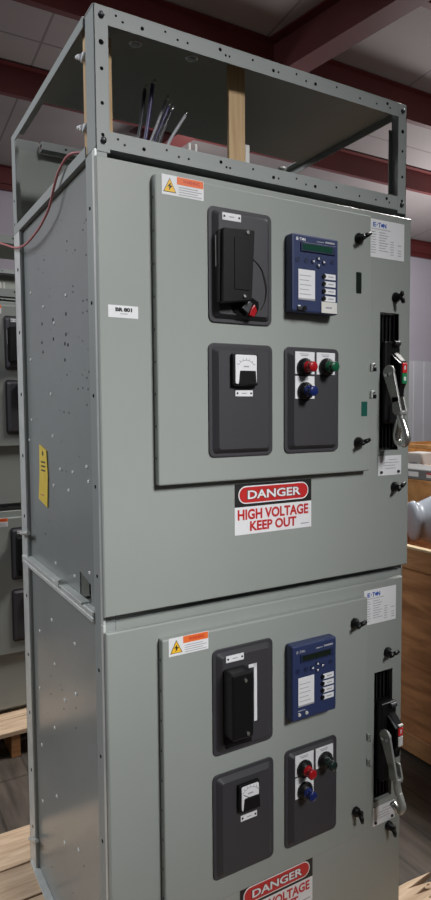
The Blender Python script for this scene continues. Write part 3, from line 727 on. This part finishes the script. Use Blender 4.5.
c3 = thing('wooden_crate', (4.9, 2.8, -.13), 'open orange wooden crate furthest back at right, below the ribbed wall', 'crate'); off = c3.location
b = MB(); b.box(4.45, 4.47, 1.9, 3.9, -.13, .70, 'osb'); b.build('plywood_panel', c3, None, off)
b = MB(); b.box(4.43, 4.47, 1.9, 3.9, 1.085, 1.125, 'osb', .003); b.build('top_board', c3, None, off)
for y in (1.9, 3.88):
    b = MB(); b.box(4.47, 5.4, y, y+.02, -.13, 1.10, 'osb'); b.build('end_panel', c3, None, off)
b = MB(); b.box(5.4, 5.42, 1.9, 3.9, -.13, 1.10, 'osb'); b.build('rear_panel', c3, None, off)
b = MB(); b.box(4.43, 5.4, 1.92, 3.88, .70, .715, 'osb'); b.build('crate_shelf', c3, None, off)
b = MB(); b.box(4.44, 4.48, 2.60, 2.64, .715, 1.085, 'osb'); b.build('corner_post', c3, None, off)
for (x, y, s, h, m, l) in ((4.60, 3.28, .10, .32, 'offwhite', 'pale carton on the shelf of the open orange crate'), (4.62, 3.02, .07, .22, 'redcap', 'dark red part on the shelf of the open orange crate'), (4.66, 2.86, .09, .17, 'matblack', 'black part on the shelf right of the dark red part')):
    b = MB(); b.box(x-s, x+s, y-s, y+s, .715, .715+h, m, .01)
    if m != 'offwhite': b.lathe((x, y, .715+h), (0, 0, 1), [(0, s*.8), (.05, s*.8), (.06, s*.4)], m, 14)
    else: b.box(x-s-.002, x-s, y-.05, y+.05, .715+h*.3, .715+h*.7, 'ink')
    tag(b.build('stored_carton' if m == 'offwhite' else 'machine_part'), l, 'box' if m == 'offwhite' else 'machine part')

# ------------------------------------------------------------------ building
def struct(b, name):
    o = b.build(name); o['kind'] = 'structure'; return o
b = MB(); b.box(-9, 16, -9, 8.2, -.33, -.13, 'floor'); struct(b, 'floor')
b = MB(); b.box(-9, 16, 8.0, 8.2, -.13, 4.85, 'wall')
for k in range(70): x = -6+k*.30; b.box(x, x+.10, 7.975, 8.0, -.13, 2.45, 'wallrib', .008)
b.box(-9, 16, 7.985, 8.0, -.13, 2.46, 'wallrib'); struct(b, 'wall_back')
ceil = lambda y: 4.85+.1*(8-y)
b = MB(); b.raw([(-9, 8.2, ceil(8.2)), (16, 8.2, ceil(8.2)), (16, -9, ceil(-9)), (-9, -9, ceil(-9)), (-9, 8.2, ceil(8.2)+.1), (16, 8.2, ceil(8.2)+.1), (16, -9, ceil(-9)+.1), (-9, -9, ceil(-9)+.1)],
    [[0, 1, 2, 3], [7, 6, 5, 4], [0, 4, 5, 1], [1, 5, 6, 2], [2, 6, 7, 3], [3, 7, 4, 0]], 'ceiling'); struct(b, 'ceiling')
n = 1
for y, h in ((7.90, .30), (5.66, .29), (4.22, .33), (2.8, .3), (1.4, .3), (0, .3), (-1.6, .3), (-3.2, .3)):
    b = MB(); zt = ceil(y); hh = h if y < 7.5 else .10
    b.box(-9, 16, y, y+.012, zt-h, zt+.0, 'beam'); b.box(-9, 16, y, y+.07, zt-h-.008, zt-h, 'beam'); b.box(-9, 16, y-.07, y, zt-.016, zt-.008, 'beam')
    struct(b, 'trim_%d' % n); n += 1
b = MB(); b.box(-9, 16, 7.86, 7.97, 4.62, 4.78, 'beam'); struct(b, 'trim_%d' % n); n += 1
# rafter: I section running down to the eave
A = Vector((3.95, 2.4, 0)); B = Vector((2.85, 6.4, 0))
b = MB(); d = (B-A).normalized(); s = Vector((-d.y, d.x, 0))
def slab(w, za, zc):
    vs = []
    for P in (A, B):
        for sg in (-1, 1):
            for z in (za, zc):
                q = P+s*w*sg; vs.append((q.x, q.y, ceil(P.y)+z))
    b.raw(vs, [[0, 1, 3, 2], [4, 6, 7, 5], [0, 2, 6, 4], [1, 5, 7, 3], [0, 4, 5, 1], [2, 3, 7, 6]], 'beam')
slab(.12, -.40, -.385); slab(.008, -.385, -.01); slab(.12, -.012, 0)
struct(b, 'trim_%d' % n)

# ------------------------------------------------------------------ light
def area(loc, target, size, power, c=(1, .97, .93)):
    l = bpy.data.lights.new('unseen_area_fill', 'AREA'); l.energy = power; l.color = c; l.shape = 'DISK'; l.size = size
    o = bpy.data.objects.new('unseen_area_fill', l); col.objects.link(o); o.location = loc
    o.rotation_euler = (Vector(target)-Vector(loc)).to_track_quat('-Z', 'Y').to_euler()
sp = bpy.data.lights.new('unseen_key_spot', 'SPOT'); sp.energy = 2520; sp.color = (.985, .99, .985); sp.spot_size = math.radians(21.5); sp.spot_blend = 1; sp.shadow_soft_size = .9  # added unseen spot, cone shaped for the brightness falloff across the doors
so = bpy.data.objects.new('unseen_key_spot', sp); col.objects.link(so); so.location = (1.0, -4.6, 4.6)
so.rotation_euler = (Vector((.04, 0, 1.26))-so.location).to_track_quat('-Z', 'Y').to_euler()
area((-3.4, 1.1, 4.4), (-.8, .6, .8), 2.4, 130, (.90, .95, 1))  # added unseen fill to brighten the left side of the stack
area((3.2, .7, 4.7), (2.2, .6, 0), 1.2, 235)  # added unseen fill above the crates
def point_fill(loc, power, c=(1, .96, .95)):
    l = bpy.data.lights.new('unseen_point_fill', 'POINT'); l.energy = power; l.color = c; l.shadow_soft_size = .25
    o = bpy.data.objects.new('unseen_point_fill', l); col.objects.link(o); o.location = loc
point_fill((-4.2, 5.6, 3.9), 150); point_fill((3.4, 5.4, 3.9), 65); point_fill((8.0, 5.4, 3.5), 225); point_fill((6.0, 2.2, 4.2), 28)  # added unseen points that brighten ceiling and back wall
w = bpy.data.worlds.new('warehouse_air'); sc.world = w; w.use_nodes = True
w.node_tree.nodes['Background'].inputs[0].default_value = (.95, .97, 1.0, 1); w.node_tree.nodes['Background'].inputs[1].default_value = .06

# ------------------------------------------------------------------ camera
cam = bpy.data.cameras.new('camera'); co = bpy.data.objects.new('camera', cam); col.objects.link(co); sc.camera = co
yaw, pitch, roll, f = .5241, -.0628, -.0078, 630.96
F = Vector((math.sin(yaw)*math.cos(pitch), math.cos(yaw)*math.cos(pitch), math.sin(pitch)))
R = Vector((math.cos(yaw), -math.sin(yaw), 0)); U = R.cross(F)
R2 = math.cos(roll)*R+math.sin(roll)*U; U2 = -math.sin(roll)*R+math.cos(roll)*U
co.matrix_world = Matrix(((R2.x, U2.x, -F.x, -.4626), (R2.y, U2.y, -F.y, -1.2702), (R2.z, U2.z, -F.z, 1.4803), (0, 0, 0, 1)))
cam.sensor_fit = 'VERTICAL'; cam.sensor_height = 24; cam.lens = f*24/900; cam.clip_start = .02; cam.clip_end = 200

vs = sc.view_settings; vs.view_transform = 'Standard'; vs.look = 'None'; vs.gamma = 1; vs.exposure = 0; vs.use_curve_mapping = False
